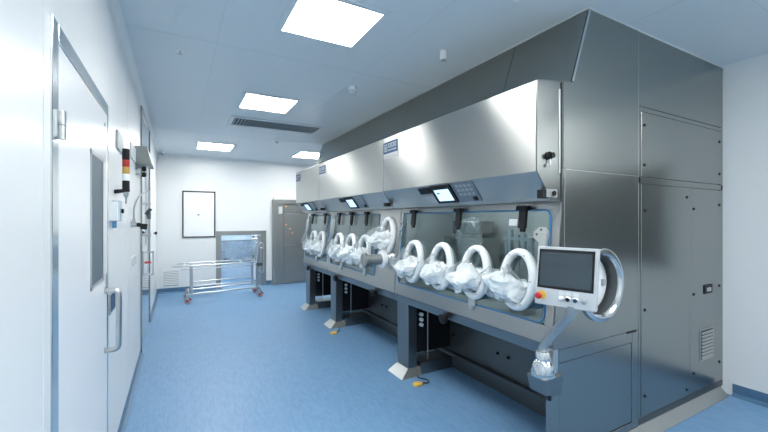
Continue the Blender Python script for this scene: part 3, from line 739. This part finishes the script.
# transfer cylinder and flange on the middle module's solid panel
bm = NB(); lathe(bm, (PX(1.09), 3.40, 1.09), NRM, [(.085, 0), (.085, .02), (.062, .022), (.062, .05)], 32); obj('port_flange', bm, POL, mM, smooth=True)
bm = NB(); lathe(bm, (PX(1.09)-.05, 3.40, 1.085), (-1, 0, 0), [(.085, 0), (.092, .012), (.092, .035), (.07, .045), (.04, .046)], 32); obj('port_ring', bm, WPLAS, mM, smooth=True)
bm = NB(); lathe(bm, (PX(1.09)-.085, 3.40, 1.085), (-1, 0, 0), [(.055, 0), (.055, .17), (.072, .17), (.076, .18), (.076, .20), (.06, .21), (.055, .205), (.01, .203)], 32); obj('transfer_cylinder', bm, STEELM, mM, smooth=True)
bm = NB(); slab(bm, 3.235, 3.60, .84, 1.575, .0035, -.001); obj('blank_panel', bm, STEEL, mM, bevel=.002)

# clips holding the lower window edge
for m_, ys in ((mN, (2.10,)), (mM, (3.9, 4.6)), (mF, (5.6,))):
    for y in ys:
        bm = NB(); slab(bm, y-.035, y+.03, .865, .93, .02, -.008); slab(bm, y-.018, y+.012, .84, .87, .026, -.001); obj('window_clip', bm, SATIN, m_, bevel=.003)
for m_, ys in ((mN, (2.40,)), (mM, (3.62, 4.75)), (mF, (5.95,))):
    for y in ys:
        bm = NB(); z = .70; lathe(bm, (1.905, y, z), (-1, 0, 0), [(.012, 0), (.012, .02), (.035, .025), (.04, .035), (.04, .05), (.02, .058)], 10)
        box(bm, 1.87, 1.905, y+.02, y+.07, z-.012, z+.018); obj('star_knob', bm, BLACK, m_, smooth=True)
# hardware seen inside the near chamber
bm = NB()
for y, z0, z1, r in ((2.10, .84, 1.32, .012), (1.98, .82, 1.38, .010), (2.06, 1.20, 1.42, .024), (1.93, 1.16, 1.40, .022), (1.86, 1.0, 1.36, .016)): cyl(bm, (2.25, y, z0), (2.25, y, z1), r, 14)
box(bm, 2.23, 2.27, 1.84, 2.12, 1.34, 1.365); box(bm, 2.18, 2.32, 1.88, 2.0, .80, .86)
obj('filling_needles', bm, SATIN, mN, smooth=True)
bm = NB(); tube(bm, smooth_pts([(2.25, 1.86, 1.36), (2.22, 1.76, 1.40), (2.2, 1.66, 1.33), (2.2, 1.60, 1.15), (2.22, 1.58, .9)]), .008, 8); obj('chamber_hose', bm, LGREY, mN, smooth='all')
bm = NB(); box(bm, 2.3, 2.55, 2.45, 2.95, .80, 1.33); box(bm, 2.35, 2.55, 2.52, 2.88, 1.36, 1.48); obj('chamber_machine', bm, STEELD, mN, bevel=.01)
bm = NB(); blob(bm, [(2.12, 2.40, 1.50), (2.12, 2.38, 1.38), (2.12, 2.36, 1.22), (2.12, 2.40, 1.08)], [.08, .10, .09, .05], .03, 77, seg=26); obj('hanging_bag', bm, BAG, mN, smooth=True, label='crinkled clear bag hanging inside')
for m_, y in ((mM, 4.6), (mM, 4.1), (mF, 5.7)):
    bm = NB()
    for dy in (-.05, 0, .06): cyl(bm, (2.25, y+dy, .80), (2.25, y+dy, 1.35+dy), .012, 10)
    box(bm, 2.2, 2.3, y-.08, y+.09, 1.2, 1.22); obj('filling_needles', bm, SATIN, m_, smooth=True)
# pale bracket plate on the near window and small box behind the clamp
bm = NB(); pts = [(1.56, 1.45), (1.60, 1.42), (1.60, 1.385), (1.56, 1.355), (1.515, 1.355), (1.49, 1.385), (1.49, 1.42), (1.515, 1.45)]
A_ = [bm.verts.new((PX(z, .012), y, z)) for y, z in pts]; B_ = [bm.verts.new((PX(z, -.0), y, z)) for y, z in pts]; bm.faces.new(A_); bm.faces.new(B_[::-1])
for i in range(8): bm.faces.new((A_[i], B_[i], B_[(i+1) % 8], A_[(i+1) % 8]))
slab(bm, 1.495, 1.545, 1.30, 1.42, .03, -.012)
br = obj('corner_bracket', bm, mat('bracket_grey', (.40, .43, .42), .4), mN, bevel=.002)
bm = NB()
for y, z in ((1.575, 1.405), (1.545, 1.435), (1.545, 1.372)): cyl(bm, (PX(z, .011), y, z), (PX(z, .015), y, z), .008, 10)
obj('bracket_bolts', bm, DARKST, br)
bm = NB(); slab(bm, 1.72, 1.79, 1.455, 1.50, .03, -.005); obj('sensor_box', bm, LGREY, mN, bevel=.004)
# small round gauges / tubing on the module joints
for m_, yy in ((mN, 3.195), (mM, 5.07), (mF, 6.235)):
    for z in (1.36, 1.44):
        bm = NB(); c0 = Vector((PX(z, .012), yy, z)); n_ = 24
        tube(bm, [c0+YV*(.035*math.cos(2*PI*k/n_))+UPV*(.035*math.sin(2*PI*k/n_)) for k in range(n_)], .005, 8, closed=True)
        cyl(bm, c0+Vector((.012, 0, 0)), c0+Vector((-.012, 0, 0)), .012, 12); obj('tube_coil', bm, SATIN, m_, smooth=True)
for m_, yy in ((mM, 4.98), (mF, 6.17)):
    bm = NB()
    for dy in (0, .05, .09): tube(bm, smooth_pts([(PX(1.5, .02), yy+dy, 1.50), (PX(1.3, .03), yy+dy-.02, 1.30), (PX(1.1, .06), yy+dy+.05, 1.12)]), .007, 8)
    obj('steel_tubing', bm, SATIN, m_, smooth='all')

# near canopy: handle lug, slit, black latch and camera block on its side
bm = NB(); box(bm, 1.955, 1.967, YN-.0015, YN+.004, 1.77, 2.262); obj('edge_strip', bm, SATIN, cN)
bm = NB(); box(bm, 1.974, 1.978, YN-.004, YN+.004, 1.60, 2.30); obj('edge_seam', bm, GROOVE, cN)
bm = NB(); lathe(bm, (1.865, YN+.003, 1.862), (0, -1, 0), [(.022, 0), (.024, .012), (.016, .022), (.016, .035)], 16); lt = obj('latch', bm, BLACK, cN, smooth=True)
bm = NB(); tube(bm, smooth_pts([(1.862, YN-.012, 1.845), (1.858, YN-.014, 1.81), (1.845, YN-.014, 1.80), (1.842, YN-.012, 1.815)]), .004, 8); obj('latch_hook', bm, SATIN, lt, smooth='all')
for c_, y in ((cN, YN), (cM, J1), (cF, J2)):
    bm = NB(); box(bm, 1.845, 1.935, y-.004 if c_ is cN else y+.004, y+.05, 1.625, 1.672) if c_ is cN else box(bm, 1.80, 1.86, y+.006, y+.05, 1.625, 1.66)
    k = obj('canopy_bracket', bm, SATIN if c_ is cN else BLACK, c_, bevel=.002)
    if c_ is cN:
        bm = NB(); cyl(bm, (1.905, y-.004, 1.648), (1.905, y-.010, 1.648), .015, 16); box(bm, 1.815, 1.868, y+.002, y+.04, 1.618, 1.668); obj('rubber_stop', bm, BLACK, k)

# near end face of the near module
ye = YN
def face_slab(par, name, x0, x1, z0, z1, m, th=.012, gap=.0025, **k):
    return obj(name, B(x0+gap, x1-gap, ye-.001-th*.0, ye+th, z0+gap, z1-gap), m, par, bevel=.0018, **k)
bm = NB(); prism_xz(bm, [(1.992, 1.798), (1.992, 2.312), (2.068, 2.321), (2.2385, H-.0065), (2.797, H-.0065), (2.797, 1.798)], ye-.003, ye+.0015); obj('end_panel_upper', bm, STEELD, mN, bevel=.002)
ring_c = (2.370, 1.080)
# lower end panel with a round opening
def plate_with_hole(poly, c, r, y, th, n=48):
    bm = NB(); out = []
    for k in range(n):
        a = 2*PI*k/n; d = (math.cos(a), math.sin(a)); best = 1e9
        for i in range(len(poly)):
            p, q = poly[i], poly[(i+1) % len(poly)]
            ex, ez = q[0]-p[0], q[1]-p[1]; den = d[0]*ez-d[1]*ex
            if abs(den) < 1e-9: continue
            tt = ((p[0]-c[0])*ez-(p[1]-c[1])*ex)/den; s_ = ((p[0]-c[0])*d[1]-(p[1]-c[1])*d[0])/den
            if tt > 0 and -1e-4 <= s_ <= 1+1e-4: best = min(best, tt)
        out.append((c[0]+d[0]*best, c[1]+d[1]*best, a))
    for p in poly:
        a = math.atan2(p[1]-c[1], p[0]-c[0]) % (2*PI); out.append((p[0], p[1], a))
    out.sort(key=lambda e: e[2]); m_ = len(out)
    inn = [(c[0]+r*math.cos(e[2]), c[1]+r*math.sin(e[2])) for e in out]
    V = [[bm.verts.new((e[0], yy, e[1])) for e in out] for yy in (y, y+th)]; W = [[bm.verts.new((e[0], yy, e[1])) for e in inn] for yy in (y, y+th)]
    for k in range(m_):
        j = (k+1) % m_
        bm.faces.new((V[0][k], V[0][j], W[0][j], W[0][k])); bm.faces.new((V[1][k], W[1][k], W[1][j], V[1][j]))
        bm.faces.new((V[0][k], V[1][k], V[1][j], V[0][j])); bm.faces.new((W[0][k], W[0][j], W[1][j], W[1][k]))
    bmesh.ops.remove_doubles(bm, verts=bm.verts[:], dist=1e-5)
    return bm
poly = [(1.900, .735), (2.80, .735), (2.80, 1.793), (2.009, 1.793)]
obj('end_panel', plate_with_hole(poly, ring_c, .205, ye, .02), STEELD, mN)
bm = NB(); box(bm, 2.7975, 2.8015, ye-.0035, ye+.002, 1.80, H-.0065); obj('panel_seam', bm, SEAML, mN)
bm = NB(); box(bm, 2.011, 2.80, ye-.0015, ye+.004, 1.7935, 1.7975); obj('panel_seam', bm, SEAML, mN)
bm = NB(); box(bm, 2.004, 2.008, ye-.0015, ye+.004, 1.2, 1.793); obj('panel_edge', bm, SEAML, mN)
def revolve(bm, c, prof, n=56):
    """closed ring profile (radius, y) turned about the Y axis"""
    rings = [[bm.verts.new((c[0]+rr_*math.cos(2*PI*k/n), yy, c[1]+rr_*math.sin(2*PI*k/n))) for k in range(n)] for rr_, yy in prof]
    for i_ in range(len(prof)):
        A, Bq = rings[i_], rings[(i_+1) % len(prof)]
        for k in range(n): bm.faces.new((A[k], A[(k+1) % n], Bq[(k+1) % n], Bq[k]))
bm = NB(); revolve(bm, ring_c, [(.232, ye), (.232, ye-.014), (.224, ye-.020), (.200, ye-.020), (.188, ye-.010), (.188, ye+.004), (.204, ye+.004), (.204, ye)]); r_ = obj('round_port_ring', bm, POL, mN, smooth=True)
bm = NB(); revolve(bm, ring_c, [(.196, ye+.004), (.196, ye+.10), (.204, ye+.10), (.204, ye+.004)]); obj('port_recess', bm, DARKST, r_, smooth=True)
bm = NB(); lathe(bm, (ring_c[0], ye+.092, ring_c[1]), (0, -1, 0), [(.196, 0), (.196, .002), (.178, .004), (.176, .022), (.160, .030), (.060, .032), (.001, .032)], 48); rd = obj('port_door', bm, WPLAS, r_, smooth=True, label='white round port door')
bm = NB(); box(bm, ring_c[0]+.10, ring_c[0]+.125, ye+.045, ye+.060, 1.06, 1.10); obj('port_door_latch', bm, GREYP, rd)
# lower end frame and panel
bm = NB(); box(bm, 1.902, 1.962, ye, ye+.05, 0, .733); box(bm, 2.726, 2.80, ye, ye+.05, 0, .733); box(bm, 1.962, 2.726, ye, ye+.05, .655, .733); box(bm, 1.962, 2.726, ye, ye+.05, 0, .108)
obj('end_frame', bm, STEELD, mN, bevel=.003)
obj('lower_end_panel', B(1.966, 2.722, ye+.004, ye+.02, .112, .651), STEELD, mN, bevel=.002)
bm = NB(); box(bm, 2.66, 2.77, ye-.004, ye+.002, .724, .736); obj('panel_handle_slot', bm, BLACK, mN)
bm = NB(); box(bm, 2.0, 2.63, ye+.05, J1-.01, 0, .0); bm.free()

# ---------------------------------------------------------------- plenum over the modules
t = thing('air_plenum', 'sloping dull steel air duct housing above the isolator canopies up to ceiling', 'duct housing', (2.45, 3.85, 2.32))
cuts = [YN+.003, 2.0, 3.43, 4.85, YF]
for a, b in zip(cuts, cuts[1:]):
    bm = NB(); prism_xz(bm, [(2.068, 2.321), (2.240, H-.006), (2.795, H-.006), (2.795, 2.321)], a+.0015, b-.0015); obj('duct_panel', bm, STEELD, t, bevel=.002)
bm = NB(); hexa(bm, [(2.070, YN-.007, 2.325), (2.084, YN-.007, 2.325), (2.084, YN-.0035, 2.325), (2.070, YN-.0035, 2.325), (2.240, YN-.007, H-.008), (2.254, YN-.007, H-.008), (2.254, YN-.0035, H-.008), (2.240, YN-.0035, H-.008)])
obj('corner_strip', bm, POL, mN)
bm = NB(); box(bm, 2.222, 2.80, YN-.006, YN+.002, H-.0055, H-.001); box(bm, 2.224, 2.236, YN+.002, YF, H-.0055, H-.001); obj('ceiling_sealant', bm, WPLAS, t, label='thin white sealant line at the ceiling')

# ---------------------------------------------------------------- service cabinet on the right
t = thing('service_cabinet', 'tall steel service cabinet with screwed panels against the right wall', 'cabinet', (3.47, 3.85, 0))
cx0, cx1 = 2.803, 4.137
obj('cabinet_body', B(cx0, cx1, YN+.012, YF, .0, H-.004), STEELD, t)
obj('ceiling_sealant', B(2.801, 4.137, YN-.006, YN+.002, H-.0055, H-.001), WPLAS, t, label='thin white sealant line at the ceiling')
def fp(name, x0, x1, z0, z1, m=STEELD, out=0.0):
    return obj(name, B(x0, x1, YN-out, YN+.012, z0, z1), m, t, bevel=.002)
fp('top_panel', cx0+.002, cx1-.001, 2.288, H-.006)
fp('cross_rail', cx0+.002, cx1-.001, 2.254, 2.284)
fp('upper_panel', 2.836, 4.10, 1.797, 2.250, out=.003)
fp('cross_rail', cx0+.002, cx1-.001, 1.748, 1.791)
dl = fp('tall_panel', 2.836, 3.537, .118, 1.743, out=.003)
dr = fp('hinged_door', 3.541, 4.10, .118, 1.743, out=.003)
fp('side_stile', cx0+.002, 2.832, .11, 2.250); fp('side_stile', 4.104, cx1-.001, .11, 2.250)
fp('bottom_rail', cx0+.002, cx1-.001, .064, .110, DARKST)
def screw(x, z, par):
    bm = NB(); lathe(bm, (x, YN-.003, z), (0, -1, 0), [(.011, 0), (.011, .004), (.007, .006)], 14); obj('panel_screw', bm, BLACK, par, smooth=True)
for x, z in ((2.875, 2.16), (2.875, 1.88), (4.063, 2.16), (4.063, 1.885), (2.88, 1.56), (2.88, .86), (2.88, .255), (3.49, 1.67), (3.49, .165)): screw(x, z, t)
for x, z in ((3.60, 1.58), (3.60, .90), (3.60, .27), (4.06, 1.62), (4.06, .93), (4.06, .28)): screw(x, z, dr)
bm = NB(); box(bm, 3.775, 3.915, YN-.010, YN-.002, .885, .96); hn = obj('door_latch', bm, BLACK, dr, bevel=.003)
bm = NB(); box(bm, 3.81, 3.88, YN-.014, YN-.010, .905, .935); obj('latch_lever', bm, GREYP, hn)
bm = NB(); box(bm, 3.70, 3.94, YN-.007, YN-.002, .345, .60); lv = obj('louvre_plate', bm, STEELM, dr, bevel=.002)
obj('louvre_shadow', B(3.715, 3.925, YN-.0078, YN-.0068, .36, .59), BLACK, lv)
bm = NB()
for k in range(8):
    z = .365+k*.028; prism_yz(bm, [(YN-.0075, z+.004), (YN-.0075, z+.018), (YN-.018, z+.002)], 3.72, 3.92)
obj('louvre_slats', bm, STEELM, lv)
bm = NB(); prism_yz(bm, [(YN+.012, .062), (YN, .062), (YN-.062, .006), (YN-.062, 0), (YN+.012, 0)], cx0, cx1-.06); obj('plinth', bm, STEELM, t)
bm = NB(); prism_yz(bm, [(YN-.002, .062), (YN-.062, .006), (YN-.062, 0), (YN-.002, 0)], 2.0, cx0-.003); obj('plinth', bm, STEELM, mN)

# ---------------------------------------------------------------- operator terminal on its arm
t = thing('operator_terminal', 'white framed touch screen terminal with red emergency stop on a steel arm', 'control terminal', (1.83, 1.42, .5))
L = Vector((1.668, 1.352, 0)); R = Vector((1.752, 1.073, 0)); e = (R-L).normalized(); nrm = Vector((-e.y, e.x, 0))
if nrm.x > 0: nrm = -nrm
W_ = (R-L).length; zb_, zt_ = 1.058, 1.354
tilt = -.025
def tp(u, z, d): 
    return L+e*u*W_+nrm*d+nrm*(tilt*(z-1.2)/.15)+Vector((0, 0, z))
def tbox(bm, u0, u1, z0, z1, d0, d1):
    hexa(bm, [tp(u0, z0, d0), tp(u1, z0, d0), tp(u1, z0, d1), tp(u0, z0, d1), tp(u0, z1, d0), tp(u1, z1, d0), tp(u1, z1, d1), tp(u0, z1, d1)])
bm = NB(); tbox(bm, 0, 1, zb_, zt_, -.034, 0); hs = obj('housing', bm, HOUSE, t, bevel=.004)
bm = NB(); tbox(bm, .035, .955, zb_+.085, zt_-.012, 0, .0015); obj('screen_bezel', bm, BLACK, hs, bevel=.001)
bm = NB(); tbox(bm, .075, .92, zb_+.098, zt_-.026, .0015, .0022); obj('screen', bm, SCREEN, hs)
def dial(u, z, prof, m, name, **k):
    bm = NB(); lathe(bm, tp(u, z, 0), nrm, prof, 24); return obj(name, bm, m, hs, smooth=True, **k)
dial(.13, zb_+.050, [(.022, 0), (.022, .004), (.012, .006)], YELLOW, 'stop_collar')
dial(.10, zb_+.048, [(.009, 0), (.009, .02), (.017, .022), (.018, .03), (.012, .036)], RED, 'emergency_stop')
for i, (u, m_) in enumerate(((.46, WPLAS), (.57, BLACK), (.69, BADGE), (.82, GREYP))):
    dial(u, zb_+.043, [(.0135, 0), (.0135, .006), (.010, .009)], SATIN if i < 3 else GREYP, 'button_collar'); dial(u, zb_+.043, [(.010, 0), (.010, .012), (.007, .014)], m_, 'push_button')
    if i < 3:
        bm = NB(); tbox(bm, u-.045, u+.045, zb_+.060, zb_+.078, 0, .0012); obj('button_label', bm, LGREY, hs)
# arm
ep = tp(.62, zb_, -.018)
base = Vector((1.797, 1.412, .640))
bm = NB(); p_ = [ep+Vector((0, 0, .012)), ep+Vector((.0, .004, -.028)), base+Vector((.0, -.012, .165)), base+Vector((0, 0, .135)), base+Vector((0, 0, .09))]
tube(bm, [p_[0], p_[1], p_[1]+(p_[2]-p_[1])*.03, p_[1]+(p_[2]-p_[1])*.97, p_[2]+Vector((0, 0, -.012)), p_[3], p_[4]], .023, 20); obj('arm', bm, mat('arm_steel', (.40, .42, .42), .35, .75), t, smooth=True)
bm = NB(); lathe(bm, base, (0, 0, 1), [(.066, -.014), (.068, -.008), (.068, 0), (.062, .004), (.060, .030), (.055, .052), (.042, .070), (.040, .072), (.040, .110), (.036, .118), (.028, .120)], 32)
j_ = obj('swivel_joint', bm, POL, t, smooth=True)
bm = NB()
for k in range(12):
    a = 2*PI*k/12; cyl(bm, base+Vector((.061*math.cos(a), .061*math.sin(a), .004)), base+Vector((.053*math.cos(a), .053*math.sin(a), .052)), .003, 6)
obj('joint_ribs', bm, SATIN, j_)
bm = NB(); bx_, by_, bz_ = base
hexa(bm, [(bx_-.03, by_-.045, bz_-.11), (bx_+.10, by_-.045, bz_-.13), (bx_+.10, by_+.06, bz_-.13), (bx_-.03, by_+.06, bz_-.11), (bx_-.062, by_-.062, bz_-.013), (bx_+.10, by_-.062, bz_-.013), (bx_+.10, by_+.06, bz_-.013), (bx_-.062, by_+.06, bz_-.013)])
obj('support_box', bm, STEELB, t, bevel=.004)
bm = NB(); box(bm, bx_+.055, bx_+.092, by_-.03, by_+.02, bz_-.012, bz_+.12); obj('mounting_plate', bm, SATIN, t, bevel=.004)
bm = NB(); cyl(bm, (bx_+.03, by_-.02, bz_-.13), (bx_+.03, by_-.02, bz_-.155), .012, 12); obj('cable_gland', bm, BLACK, t)

# ---------------------------------------------------------------- yellow foot pedals
def pedal(x, y, label, cable):
    t = thing('foot_pedal', label, 'foot pedal', (x, y, 0), group='yellow foot pedals')
    bm = NB(); lathe(bm, (x, y, 0.001), (0, 0, 1), [(.048, 0), (.050, .006), (.046, .016), (.030, .022), (.001, .023)], 24)
    for v in bm.verts: v.co.y = y+(v.co.y-y)*.75
    obj('pedal_body', bm, YELLOW, t, smooth=True)
    bm = NB(); tube(bm, smooth_pts(cable), .005, 8); obj('cable', bm, BLACK, t, smooth='all')
pedal(1.905, 2.82, 'yellow foot pedal with black cable on floor by the nearer isolator leg', [(1.95, 2.82, .008), (2.01, 2.80, .008), (2.03, 2.86, .008), (1.99, 2.93, .008), (2.0, 2.965, .010)])
pedal(1.80, 4.62, 'yellow foot pedal on floor by the second isolator leg', [(1.84, 4.64, .008), (1.90, 4.68, .008), (1.93, 4.76, .008), (1.95, 4.80, .012)])
